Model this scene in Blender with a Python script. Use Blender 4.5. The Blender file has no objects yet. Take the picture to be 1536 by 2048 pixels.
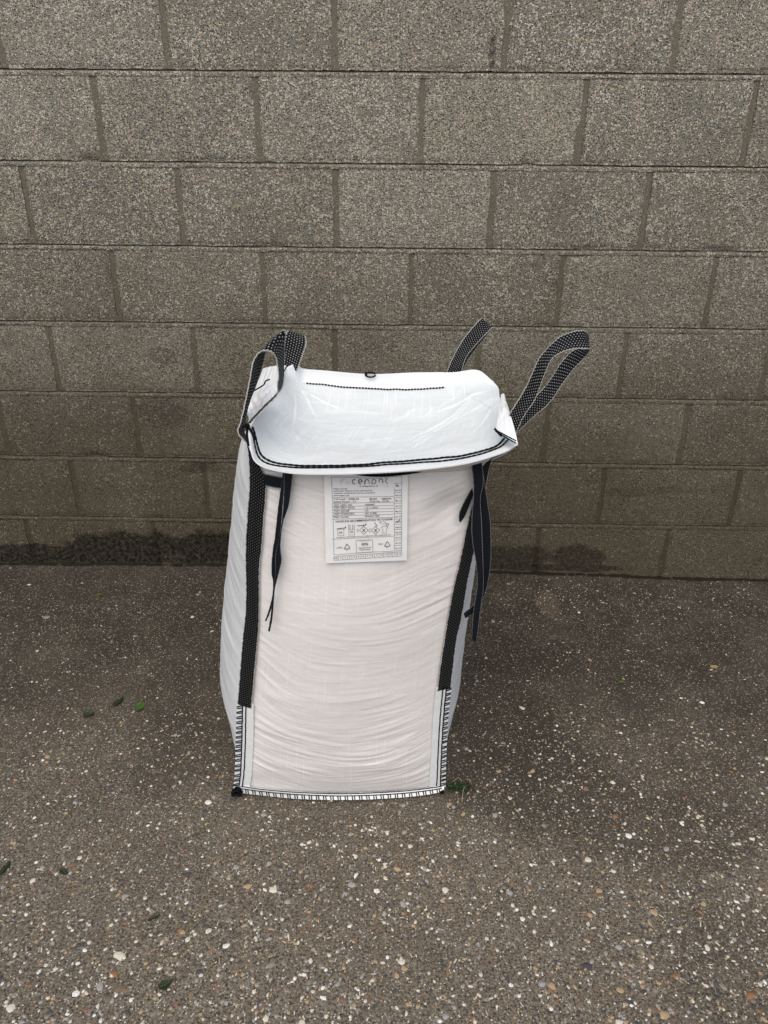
import bpy, math, random
import numpy as np
from mathutils import Matrix, Vector, noise as mn

random.seed(7); rng = np.random.default_rng(7)
SC = bpy.context.scene
COL = SC.collection

# ------------------------------------------------------------------ camera (solved from the wall courses)
F_PX, CX, CY = 1467.55, 768.0, 1024.0
PITCH, YAW, ROLL = math.radians(25.361), math.radians(-0.8045), math.radians(0.5148)
CAM = np.array([0.0895, -2.2951, 1.3254])
fwd = np.array([math.sin(YAW)*math.cos(PITCH), math.cos(YAW)*math.cos(PITCH), -math.sin(PITCH)])
rt0 = np.array([math.cos(YAW), -math.sin(YAW), 0.0]); up0 = np.cross(rt0, fwd)
rt = rt0*math.cos(ROLL)+up0*math.sin(ROLL); up = -rt0*math.sin(ROLL)+up0*math.cos(ROLL)
cd = bpy.data.cameras.new('camera'); cam = bpy.data.objects.new('camera', cd); COL.objects.link(cam)
cam.matrix_world = Matrix(((rt[0], up[0], -fwd[0], CAM[0]), (rt[1], up[1], -fwd[1], CAM[1]),
                           (rt[2], up[2], -fwd[2], CAM[2]), (0, 0, 0, 1)))
cd.sensor_fit = 'VERTICAL'; cd.sensor_height = 36.0; cd.lens = 36.0*F_PX/2048.0
cd.clip_start = 0.02; cd.clip_end = 300
SC.camera = cam

# ------------------------------------------------------------------ sky, sun, exposure
SUN_EL, SUN_AZ = math.radians(60), math.radians(190)     # azimuth clockwise from +y: behind the camera, a little left
w = bpy.data.worlds.new('World'); SC.world = w; w.use_nodes = True
wn = w.node_tree.nodes; wl = w.node_tree.links
bg = wn['Background']; sky = wn.new('ShaderNodeTexSky'); sky.sky_type = 'NISHITA'
sky.sun_disc = False; sky.sun_elevation = SUN_EL; sky.sun_rotation = SUN_AZ
sky.air_density = 1.0; sky.dust_density = 3.0; sky.ozone_density = 1.0
wl.new(sky.outputs[0], bg.inputs[0]); bg.inputs[1].default_value = 0.09
sd = bpy.data.lights.new('sun', 'SUN'); sd.energy = 1.5; sd.angle = math.radians(80); sd.color = (1.0, 0.965, 0.87)
sun = bpy.data.objects.new('sun', sd); COL.objects.link(sun)
sdir = Vector((math.sin(SUN_AZ)*math.cos(SUN_EL), math.cos(SUN_AZ)*math.cos(SUN_EL), math.sin(SUN_EL)))
sun.rotation_euler = sdir.to_track_quat('Z', 'Y').to_euler()
sun.location = (-1.5, -4, 5)
SC.view_settings.view_transform = 'Standard'; SC.view_settings.look = 'None'
SC.view_settings.gamma = 1.0; SC.view_settings.use_curve_mapping = False
SC.view_settings.exposure = 0.55
SC.render.engine = 'CYCLES'
SC.cycles.use_denoising = True
SC.cycles.max_bounces = 4

# ------------------------------------------------------------------ pixel helpers (a pixel is only a direction; y or z is given)
def ray(px, py):
    return fwd*F_PX + rt*(px-CX) - up*(py-CY)
def at_y(px, py, y):
    d = ray(px, py); return CAM + d*((y-CAM[1])/d[1])
def at_z(px, py, z=0.0):
    d = ray(px, py); return CAM + d*((z-CAM[2])/d[2])

# ------------------------------------------------------------------ mesh helpers
def tag(o, label=None, cat=None, group=None, kind=None):
    if label: o['label'] = label
    if cat: o['category'] = cat
    if group: o['group'] = group
    if kind: o['kind'] = kind
    return o
def mesh(name, V, F, mats=None, smooth=True, uv=None, midx=None):
    me = bpy.data.meshes.new(name)
    V = np.asarray(V, dtype=np.float32)
    me.from_pydata(V.tolist(), [], [tuple(int(i) for i in f) for f in F])
    for m in (mats or []): me.materials.append(m)
    if midx is not None: me.polygons.foreach_set('material_index', np.asarray(midx, dtype=np.int32))
    me.polygons.foreach_set('use_smooth', np.full(len(me.polygons), smooth))
    if uv is not None:
        li = np.empty(len(me.loops), dtype=np.int32); me.loops.foreach_get('vertex_index', li)
        ul = me.uv_layers.new(name='UVMap')
        ul.data.foreach_set('uv', np.asarray(uv, dtype=np.float32)[li].ravel())
    me.update(); return me
def obj(name, me, parent=None, loc=None):
    o = bpy.data.objects.new(name, me); COL.objects.link(o)
    if parent is not None: o.parent = parent
    if loc is not None: o.location = loc
    return o
def empty(name, loc=(0, 0, 0)):
    o = bpy.data.objects.new(name, None); o.empty_display_size = 0.05; COL.objects.link(o); o.location = loc; return o
def grid_faces(n, m, off=0, flip=False):
    i, j = np.meshgrid(np.arange(n-1), np.arange(m-1), indexing='ij')
    a = (i*m+j).ravel()+off
    f = np.stack([a, a+1, a+m+1, a+m], 1)
    return f[:, ::-1] if flip else f
def normals(P):
    du = np.gradient(P, axis=0); dv = np.gradient(P, axis=1)
    n = np.cross(du, dv); return n/(np.linalg.norm(n, axis=2, keepdims=True)+1e-12)
def sheet(P, t, UV):
    """closed thin sheet from a grid of points: two faces t apart and a rim"""
    n, m = P.shape[:2]; N = normals(P)
    V = np.concatenate([(P+N*t/2).reshape(-1, 3), (P-N*t/2).reshape(-1, 3)]); k = n*m
    F = [tuple(f) for f in grid_faces(n, m, 0, True)]+[tuple(f) for f in grid_faces(n, m, k)]
    rim = [i*m for i in range(n)]+[(n-1)*m+j for j in range(1, m)]+[i*m+m-1 for i in range(n-2, -1, -1)]+[j for j in range(m-2, 0, -1)]
    q = 2*k; L = len(rim); r_ = np.array(rim)          # the rim has its own vertices so that the faces stay flat to the edge
    V = np.concatenate([V, V[r_], V[r_+k]]); u = UV.reshape(-1, 2)
    for a in range(L):
        b = (a+1) % L; F.append((q+a, q+b, q+L+b, q+L+a))
    return V, F, np.concatenate([u, u, u[r_], u[r_]])
def resample(pts, n):
    """smooth centripetal-like spline through pts, n samples evenly spaced"""
    p = np.asarray(pts, float)
    if len(p) == 2:
        q = p[0]+(p[1]-p[0])*np.linspace(0, 1, 60)[:, None]
    else:
        e = np.vstack([2*p[0]-p[1], p, 2*p[-1]-p[-2]]); out = []
        for i in range(1, len(e)-2):
            a, b, c, d = e[i-1:i+3]
            for t in np.linspace(0, 1, 24, endpoint=False):
                out.append(.5*((2*b)+(-a+c)*t+(2*a-5*b+4*c-d)*t*t+(-a+3*b-3*c+d)*t**3))
        out.append(e[-2]); q = np.array(out)
    s = np.concatenate([[0], np.cumsum(np.linalg.norm(np.diff(q, axis=0), axis=1))])
    u = np.linspace(0, s[-1], n)
    return np.stack([np.interp(u, s, q[:, k]) for k in range(q.shape[1])], 1)
def ribbon(name, A, B, mat, parent, n=90, m=7, t=.0018, rough=0.0004, sag=0.0):
    a = resample(A, n); b = resample(B, n)
    k = np.linspace(0, 1, m)[None, :, None]
    P = a[:, None]*(1-k)+b[:, None]*k
    N = normals(P)
    P = P+N*(sag*np.sin(np.pi*k))
    for i in range(n):
        for j in (0, m-1): P[i, j] += (random.uniform(-1, 1)*rough, random.uniform(-1, 1)*rough, random.uniform(-1, 1)*rough)
    c = (a+b)/2; L = np.concatenate([[0], np.cumsum(np.linalg.norm(np.diff(c, axis=0), axis=1))])
    wid = np.linalg.norm(a-b, axis=1)
    UV = np.stack([np.repeat(L[:, None], m, 1), np.repeat(np.linspace(0, 1, m)[None], n, 0)], 2)
    V, F, U = sheet(P, t, UV)
    return obj(name, mesh(name, V, F, [mat], True, U), parent)
def tube_geo(pts, r, seg=6, n=None):
    p = np.asarray(pts, float)
    if n: p = resample(p, n)
    T = np.gradient(p, axis=0); T /= np.linalg.norm(T, axis=1, keepdims=True)+1e-12
    ref = np.array([0.3, 0.2, 1.0]); ref = ref/np.linalg.norm(ref)
    if abs((T@ref)).mean() > .85: ref = np.array([1.0, .1, .1])
    A = np.cross(T, ref); A /= np.linalg.norm(A, axis=1, keepdims=True)+1e-12; B = np.cross(T, A)
    rr = np.broadcast_to(np.asarray(r, float), (len(p),))
    ang = np.linspace(0, 2*np.pi, seg, endpoint=False)
    V = p[:, None]+rr[:, None, None]*(np.cos(ang)[None, :, None]*A[:, None]+np.sin(ang)[None, :, None]*B[:, None])
    F = []
    for i in range(len(p)-1):
        for j in range(seg):
            F.append((i*seg+j, i*seg+(j+1) % seg, (i+1)*seg+(j+1) % seg, (i+1)*seg+j))
    F.append(tuple(range(seg))[::-1]); F.append(tuple((len(p)-1)*seg+j for j in range(seg)))
    return V.reshape(-1, 3), F
class Geo:
    def __init__(s): s.V = []; s.F = []; s.k = 0; s.M = []
    def add(s, V, F, mi=0):
        s.V.append(np.asarray(V)); s.F += [tuple(i+s.k for i in f) for f in F]; s.k += len(V); s.M += [mi]*len(F)
    def tube(s, pts, r, seg=6, n=None): s.add(*tube_geo(pts, r, seg, n))
    def build(s, name, mats, parent=None, smooth=True):
        mats = mats if isinstance(mats, list) else [mats]
        return obj(name, mesh(name, np.concatenate(s.V), s.F, mats, smooth, midx=s.M), parent)
def nz(x, y, z=0.0): return mn.noise((x, y, z))

# ------------------------------------------------------------------ material helpers
class Mat:
    def __init__(s, name):
        s.m = bpy.data.materials.new(name); s.m.use_nodes = True
        s.t = s.m.node_tree; s.n = s.t.nodes; s.l = s.t.links
        s.b = s.n['Principled BSDF']; s.out = s.n['Material Output']
    def new(s, typ, **kw):
        nd = s.n.new(typ)
        for k, v in kw.items(): setattr(nd, k, v)
        return nd
    def put(s, sock, v):
        if hasattr(v, 'is_linked') or hasattr(v, 'links'): s.l.new(v, sock)
        else:
            if isinstance(v, tuple) and len(v) == 3 and sock.type == 'RGBA': v = (*v, 1)
            sock.default_value = v
    def math(s, op, a, b=0.0, c=None, clamp=False):
        nd = s.new('ShaderNodeMath', operation=op, use_clamp=clamp)
        s.put(nd.inputs[0], a); s.put(nd.inputs[1], b)
        if c is not None: s.put(nd.inputs[2], c)
        return nd.outputs[0]
    def mix(s, f, a, b, mode='MIX'):
        nd = s.new('ShaderNodeMix', data_type='RGBA', blend_type=mode)
        s.put(nd.inputs[0], f); s.put(nd.inputs[6], a); s.put(nd.inputs[7], b); return nd.outputs[2]
    def step(s, v, lo, hi, a=0.0, b=1.0):
        nd = s.new('ShaderNodeMapRange', interpolation_type='SMOOTHSTEP')
        s.put(nd.inputs[0], v); s.put(nd.inputs[1], lo); s.put(nd.inputs[2], hi); s.put(nd.inputs[3], a); s.put(nd.inputs[4], b)
        return nd.outputs[0]
    def pos(s): return s.new('ShaderNodeNewGeometry').outputs['Position']
    def uv(s): return s.new('ShaderNodeUVMap').outputs[0]
    def vmul(s, v, k):
        nd = s.new('ShaderNodeVectorMath', operation='MULTIPLY'); s.put(nd.inputs[0], v); nd.inputs[1].default_value = k; return nd.outputs[0]
    def vadd(s, v, k):
        nd = s.new('ShaderNodeVectorMath', operation='ADD'); s.put(nd.inputs[0], v); s.put(nd.inputs[1], k); return nd.outputs[0]
    def sep(s, v):
        nd = s.new('ShaderNodeSeparateXYZ'); s.put(nd.inputs[0], v); return nd.outputs
    def noise(s, v, scale, detail=2.0, rough=.55, dist=0.0):
        nd = s.new('ShaderNodeTexNoise'); s.put(nd.inputs['Vector'], v); nd.inputs['Scale'].default_value = scale
        nd.inputs['Detail'].default_value = detail; nd.inputs['Roughness'].default_value = rough; nd.inputs['Distortion'].default_value = dist
        return nd.outputs['Fac']
    def voro(s, v, scale, feature='F1', rnd=1.0):
        nd = s.new('ShaderNodeTexVoronoi', feature=feature); s.put(nd.inputs['Vector'], v)
        nd.inputs['Scale'].default_value = scale; nd.inputs['Randomness'].default_value = rnd; return nd
    def bump(s, h, strength, dist, prev=None):
        nd = s.new('ShaderNodeBump'); nd.inputs['Strength'].default_value = strength; nd.inputs['Distance'].default_value = dist
        s.put(nd.inputs['Height'], h)
        if prev is not None: s.l.new(prev, nd.inputs['Normal'])
        return nd.outputs[0]
    def blob(s, p, c, r, nse, k=.9):
        """soft irregular stain: centre c, radii r (3-vectors), broken up by the noise value nse"""
        q = s.vadd(p, tuple(-x for x in c)); q = s.vmul(q, tuple(1/x for x in r))
        nd = s.new('ShaderNodeVectorMath', operation='LENGTH'); s.l.new(q, nd.inputs[0])
        d = s.math('ADD', nd.outputs['Value'], s.math('MULTIPLY', s.math('SUBTRACT', nse, .5), k*2.6))
        return s.step(d, .80, 1.25, 1.0, 0.0)
    def done(s, color, rough=.8, normal=None, spec=.3):
        s.put(s.b.inputs['Base Color'], color); s.put(s.b.inputs['Roughness'], rough)
        s.b.inputs['Specular IOR Level'].default_value = spec
        if normal is not None: s.l.new(normal, s.b.inputs['Normal'])
        return s.m

def wall_pt(px, py):
    p = at_y(px, py, 0.0); return (float(p[0]), 0.0, float(p[2]))
def stains_on_wall(M, p):
    n1 = M.noise(p, 13, 4, .68); n2 = n1
    st = None
    def acc(b, k):
        nonlocal st
        b = M.math('MULTIPLY', b, k)
        st = b if st is None else M.math('MAXIMUM', st, b)
    # black algae and splash line along the foot of the wall
    for (px, py, rx, rz, k) in [(60, 1106, .26, .036, .95), (250, 1096, .24, .062, 1), (420, 1096, .16, .062, 1), (150, 1116, .5, .026, 1),
                                (1030, 1112, .16, .04, .75), (1150, 1112, .10, .045, .75), (1110, 1135, .3, .014, .8), (700, 1110, .3, .05, .9)]:
        x, y, z = wall_pt(px, py); acc(M.blob(p, (x, 0, z), (rx, 1, rz), n1, .65), k)
    for (px, py, rx, rz, k) in [(326, 712, .045, .028, .38), (328, 826, .075, .05, .42), (400, 935, .08, .02, .4), (985, 100, .010, .042, .75),
                                (1255, 985, .08, .016, .3), (1330, 980, .16, .012, .2)]:
        x, y, z = wall_pt(px, py); acc(M.blob(p, (x, 0, z), (rx, 1, rz), n2, .5), k)
    return M.math('MULTIPLY', st, M.step(M.noise(p, 80, 3, .75), .40, .60, 1.0, .52))

def mat_block():
    M = Mat('concrete_block'); p0 = M.pos()
    oi = M.new('ShaderNodeObjectInfo'); rv = oi.outputs['Random']
    comb = M.new('ShaderNodeCombineXYZ'); M.put(comb.inputs[0], M.math('MULTIPLY', rv, 37.0)); M.put(comb.inputs[1], M.math('MULTIPLY', rv, 11.0)); M.put(comb.inputs[2], M.math('MULTIPLY', rv, 23.0))
    p = M.vadd(p0, comb.outputs[0])
    base = M.mix(M.noise(p, 5, 3), (.338, .314, .258), (.440, .412, .346))
    tone = M.step(M.math('FRACT', M.math('MULTIPLY', rv, 7.31)), 0, 1, .0, .32)
    base = M.mix(tone, base, (.14, .132, .105))
    base = M.mix(M.step(rv, 0, 1, 0, .55), base, (.33, .31, .25))
    fine = M.noise(p, 330, 2, .7)
    base = M.mix(M.step(fine, .34, .66), M.mix(.9, base, (.30, .28, .25), 'MULTIPLY'), base)
    # grains of pale and tan aggregate
    v1 = M.voro(p, 125); v2 = M.voro(p, 205)
    g1 = M.sep(v1.outputs['Color']); g2 = M.sep(v2.outputs['Color'])
    dens = M.step(M.noise(p, 7, 3), .30, .68, .20, .54)
    z = M.sep(p0)[2]
    grime = M.step(M.math('ADD', z, M.math('MULTIPLY', M.noise(p0, 2.2, 3), .8)), .75, 1.75, .30, 1.0)   # the upper courses are washed clean, their grains show
    dens = M.math('MULTIPLY', dens, grime)
    def grains(v, g, lo, hi):
        return M.math('MULTIPLY', M.math('LESS_THAN', g[0], dens), M.step(v.outputs['Distance'], lo, hi, 1.0, 0.0))
    c1 = M.mix(g1[1], (.44, .32, .185), (.54, .51, .45)); c2 = M.mix(g2[1], (.46, .39, .27), (.74, .71, .65))
    col = M.mix(M.math('MULTIPLY', grains(v1, g1, .40, .52), .8), base, c1)
    col = M.mix(M.math('MULTIPLY', grains(v2, g2, .28, .5), .9), col, c2)
    # open pores
    v3 = M.voro(M.vadd(p, (3.3, 1.7, 9.1)), 185); g3 = M.sep(v3.outputs['Color'])
    pore = M.math('MULTIPLY', M.math('LESS_THAN', g3[0], M.step(M.noise(p, 11, 2), .30, .65, .18, .55)), M.step(v3.outputs['Distance'], .22, .46, 1.0, 0.0))
    col = M.mix(M.math('MULTIPLY', pore, .8), col, (.035, .030, .025))
    st = stains_on_wall(M, p0)
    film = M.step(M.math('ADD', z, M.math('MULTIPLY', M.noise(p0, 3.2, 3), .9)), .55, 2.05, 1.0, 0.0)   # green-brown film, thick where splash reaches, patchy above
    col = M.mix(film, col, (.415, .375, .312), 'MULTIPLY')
    col = M.mix(M.math('MULTIPLY', st, .97), col, (.008, .0065, .005))
    h = M.math('SUBTRACT', M.noise(p, 330, 1), M.step(v3.outputs['Distance'], .1, .5, .8, 0.0))
    nb = M.bump(h, .8, .0030)
    return M.done(col, .92, nb, .2)

def mat_mortar():
    M = Mat('mortar'); p = M.pos()
    col = M.mix(M.noise(p, 9, 3), (.165, .142, .104), (.235, .207, .160))
    f = M.noise(p, 380, 3, .7)
    col = M.mix(M.step(f, .3, .6), (.10, .085, .066), col)
    v = M.voro(p, 170); g = M.sep(v.outputs['Color'])
    sp = M.math('MULTIPLY', M.math('LESS_THAN', g[0], .22), M.step(v.outputs['Distance'], .2, .42, 1.0, 0.0))
    col = M.mix(M.math('MULTIPLY', sp, .7), col, (.42, .38, .31))
    st = stains_on_wall(M, p)
    col = M.mix(M.math('MULTIPLY', st, .95), col, (.008, .0065, .005))
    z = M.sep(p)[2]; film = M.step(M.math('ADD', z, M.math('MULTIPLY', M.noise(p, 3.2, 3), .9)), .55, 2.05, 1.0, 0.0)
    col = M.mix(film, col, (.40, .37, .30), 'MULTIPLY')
    nb = M.bump(f, .7, .0030)
    return M.done(col, .92, nb, .2)

def mat_ground():
    M = Mat('worn_concrete'); p = M.pos()
    mid = M.noise(p, 7, 4, .62)
    col = M.mix(mid, (.118, .094, .066), (.194, .160, .118))
    col = M.mix(M.step(M.noise(p, 26, 4, .65), .42, .72, 0, .5), col, (.235, .208, .165))
    y = M.sep(p)[1]
    # trodden soil and damp along the foot of the wall, breaking up outwards
    e = M.math('ADD', y, M.math('MULTIPLY', M.math('SUBTRACT', M.noise(p, 2.6, 4, .65), .5), 1.3))
    soil = M.math('MULTIPLY', M.step(e, -1.45, -.35, 0.0, .95), M.step(mid, .25, .62, .72, 1.0))
    col = M.mix(soil, col, (.034, .0265, .0180))
    n1 = M.noise(p, 6, 5, .65)
    for (px, py, rx, ry, k) in [(1080, 1560, .20, .16, .55), (1330, 1660, .22, .10, .45), (230, 1240, .35, .16, .35), (1000, 1420, .14, .25, .45),
                                (1200, 1330, .35, .10, .35), (60, 1180, .3, .1, .4), (360, 1500, .14, .14, .3), (1500, 1990, .15, .2, .3)]:
        q = at_z(px, py); col = M.mix(M.math('MULTIPLY', M.blob(p, (float(q[0]), float(q[1]), 0), (rx, ry, 1), n1, .5), k), col, (.040, .032, .022))
    q = at_z(1100, 1215); col = M.mix(M.math('MULTIPLY', M.blob(p, (float(q[0]), float(q[1]), 0), (.035, .08, 1), n1, 1.1), .35), col, (.20, .14, .08))
    fine = M.noise(p, 210, 3, .75)
    col = M.mix(M.step(fine, .36, .54, .85, 0.0), col, (.028, .022, .017))
    col = M.mix(M.step(fine, .57, .70, 0.0, .5), col, (.36, .31, .255))
    v1 = M.voro(p, 210); g1 = M.sep(v1.outputs['Color'])
    s1 = M.math('MULTIPLY', M.math('LESS_THAN', g1[0], .30), M.step(v1.outputs['Distance'], .2, .5, 1.0, 0.0))
    col = M.mix(M.math('MULTIPLY', s1, .6), col, M.mix(g1[1], (.30, .23, .16), (.55, .50, .43)))
    v2 = M.voro(M.vadd(p, (5, 3, 1)), 205); g2 = M.sep(v2.outputs['Color'])
    pore = M.math('MULTIPLY', M.math('LESS_THAN', g2[0], .30), M.step(v2.outputs['Distance'], .2, .45, 1.0, 0.0))
    col = M.mix(M.math('MULTIPLY', pore, .75), col, (.025, .02, .016))
    h = M.math('SUBTRACT', M.math('ADD', M.math('MULTIPLY', fine, .7), M.math('MULTIPLY', s1, .3)), pore)
    nb = M.bump(M.math('SUBTRACT', M.noise(p, 210, 2, .75), M.step(v2.outputs['Distance'], .1, .45, .5, 0.0)), .8, .0035)
    return M.done(col, M.step(mid, .3, .7, .75, .92), nb, .3)

def mat_stone(name, a, b, rough=.65):
    M = Mat(name); p = M.pos(); oi = M.new('ShaderNodeObjectInfo')
    c = M.mix(M.noise(p, 120, 3, .6), a, b)
    c = M.mix(M.step(M.noise(p, 420, 2), .5, .75, 0, .45), c, (.07, .055, .04))
    return M.done(c, rough, M.bump(M.noise(p, 300, 2), .4, .001), .35)

def mat_fabric(name, colr, warm=0.0, threads=.5, trans=.12):
    """woven polypropylene: tape weave, loose pale tapes, faint dirt"""
    M = Mat(name); uv = M.uv(); s = M.sep(uv); p = M.pos()
    fu = M.math('SINE', M.math('MULTIPLY', s[0], 2*math.pi/.0034)); fv = M.math('SINE', M.math('MULTIPLY', s[1], 2*math.pi/.0034))
    weave = M.math('MULTIPLY', fu, fv)
    tu = M.noise(M.vmul(uv, (240, 4, 1)), 1.0, 2, .6); tv = M.noise(M.vmul(uv, (4, 240, 1)), 1.0, 2, .6)
    th = M.math('MAXIMUM', M.step(tu, .56, .70), M.step(tv, .56, .70))
    dk = M.math('MAXIMUM', M.step(tu, .42, .20), M.step(tv, .42, .20))
    c = M.mix(M.math('MULTIPLY', th, threads), colr, tuple(min(.93, x*1.17) for x in colr))
    c = M.mix(M.math('MULTIPLY', dk, threads*.45), c, tuple(x*.84 for x in colr))
    c = M.mix(M.step(M.noise(p, 7, 4, .6), .45, .8, 0, .18), c, (colr[0]*.86, colr[1]*.80, colr[2]*.74))
    nb = M.bump(M.noise(p, 30, 3), .25, .006)
    nb = M.bump(M.math('ADD', M.math('ADD', tu, tv), M.math('MULTIPLY', weave, .25)), .16, .0010, nb)
    M.done(c, .48, nb, .35)
    tr = M.new('ShaderNodeBsdfTranslucent'); M.put(tr.inputs[0], c); M.l.new(nb, tr.inputs['Normal'])
    mx = M.new('ShaderNodeMixShader'); mx.inputs[0].default_value = trans
    M.l.new(M.b.outputs[0], mx.inputs[1]); M.l.new(tr.outputs[0], mx.inputs[2]); M.l.new(mx.outputs[0], M.out.inputs[0])
    return M.m

def mat_webbing(name='black_webbing', dotc=.42):
    M = Mat(name); s = M.sep(M.uv())
    rows = 8.0
    v = M.math('MULTIPLY', s[1], rows); vi = M.math('FLOOR', v); vf = M.math('FRACT', v)
    u = M.math('ADD', M.math('DIVIDE', s[0], .0062), M.math('MULTIPLY', vi, .5)); uf = M.math('FRACT', u)
    dot = M.math('MULTIPLY', M.step(uf, .34, .42, 0, 1), M.step(uf, .66, .74, 1, 0))
    dot = M.math('MULTIPLY', dot, M.math('MULTIPLY', M.step(vf, .26, .36, 0, 1), M.step(vf, .62, .72, 1, 0)))
    edge = M.math('MAXIMUM', M.math('LESS_THAN', s[1], .035), M.math('GREATER_THAN', s[1], .965))
    c = M.mix(dot, (.007, .007, .008), (dotc, dotc, dotc))
    c = M.mix(M.math('MULTIPLY', edge, .85), c, (.55, .53, .49))
    rib = M.math('SINE', M.math('MULTIPLY', M.math('ADD', s[0], M.math('MULTIPLY', s[1], .03)), 2*math.pi/.0031))
    nb = M.bump(rib, .5, .0010); nb = M.bump(dot, .5, .0012, nb)
    return M.done(c, .75, nb, .10)

def mat_plain(name, c, rough=.6, nscale=200, nst=.3, spec=.3, var=.25):
    M = Mat(name); p = M.pos()
    cc = M.mix(M.noise(p, nscale*.2, 3), tuple(x*(1-var) for x in c), tuple(min(1, x*(1+var)) for x in c))
    return M.done(cc, rough, M.bump(M.noise(p, nscale, 2), nst, .0012), spec)
def mat_tape():
    M = Mat('navy_tie_tape'); s = M.sep(M.uv())
    ribs = M.math('SINE', M.math('MULTIPLY', s[1], 2*math.pi*9)); twill = M.math('SINE', M.math('MULTIPLY', s[0], 2*math.pi/.0022))
    edge = M.math('MAXIMUM', M.math('LESS_THAN', s[1], .06), M.math('GREATER_THAN', s[1], .94))
    br = M.math('GREATER_THAN', M.math('FRACT', M.math('DIVIDE', s[0], .0032)), .45)
    c = M.mix(M.noise(M.pos(), 60, 3), (.005, .006, .009), (.010, .012, .017))
    c = M.mix(M.math('MULTIPLY', M.math('MULTIPLY', edge, br), .75), c, (.34, .34, .34))
    return M.done(c, .5, M.bump(M.math('ADD', ribs, twill), .3, .0006), .15)

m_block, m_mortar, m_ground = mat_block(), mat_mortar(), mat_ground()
m_front = mat_fabric('front_weave', (.86, .81, .78), threads=.6, trans=.06)
m_side = mat_fabric('side_weave', (.80, .805, .80), threads=.45, trans=.06)
m_skirt = mat_fabric('skirt_weave', (.80, .838, .848), threads=1.0, trans=.07)
m_hem = mat_fabric('hem_weave', (.84, .85, .85), threads=.3, trans=.06)
m_web = mat_webbing(); m_web2 = mat_webbing('seam_webbing', .14); m_tape = mat_tape()
m_thread = mat_plain('black_thread', (.007, .007, .008), .8, 900, .5, .1)
m_label = mat_plain('label_film', (.86, .84, .825), .42, 60, .12, .4, .03)
m_ink = mat_plain('printing_ink', (.035, .033, .036), .55, 300, .05, .3, .1)
m_inkpale = mat_plain('pale_printing_ink', (.46, .43, .42), .55, 300, .05, .3, .1)
STONES = [mat_stone('cream_flint', (.50, .44, .34), (.68, .63, .54)), mat_stone('grey_stone', (.24, .23, .22), (.36, .35, .33)),
          mat_stone('tan_stone', (.32, .22, .12), (.44, .32, .19)), mat_stone('rust_stone', (.21, .095, .045), (.29, .145, .07)),
          mat_stone('slate_stone', (.035, .037, .042), (.075, .075, .08)), mat_stone('brown_stone', (.11, .075, .05), (.18, .13, .09)),
          mat_stone('white_flint', (.62, .60, .56), (.78, .76, .72)), mat_stone('drab_stone', (.19, .16, .13), (.28, .24, .20))]

# ------------------------------------------------------------------ ground
def gz(x, y):
    """the slab: nearly flat, rising a little at the wall on the left, falling to the right"""
    k = max(0.0, min(1.0, (y+.55)/.5))
    prof = np.interp(x, [-3, -1.33, -.51, .45, 1.03, 1.43, 3], [.006, .009, .020, .008, -.004, -.009, -.012])
    u = .0035*nz(x*2.1, y*2.1, 4)+.0015*nz(x*7, y*7, 1)
    core = max(0.0, 1-max(0, math.hypot((x+.02)/.42, (y+.78)/.42)-.8)*3)
    return float(prof)*k+u*(1-min(1, core)*.8)
xs = np.concatenate([np.linspace(-30, -3, 10)[:-1], np.linspace(-3, 3, 151), np.linspace(3, 30, 10)[1:]])
ys = np.concatenate([np.linspace(-30, -2.4, 10)[:-1], np.linspace(-2.4, .15, 103), np.linspace(.15, 30, 8)[1:]])
GV = [(x, y, gz(x, y) if abs(x) <= 3 and -2.4 <= y <= .16 else 0.0) for x in xs for y in ys]
ground = obj('ground', mesh('ground', GV, grid_faces(len(xs), len(ys), 0, True), [m_ground]))
tag(ground, 'worn brown concrete slab full of small exposed pebbles', kind='structure')

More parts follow.
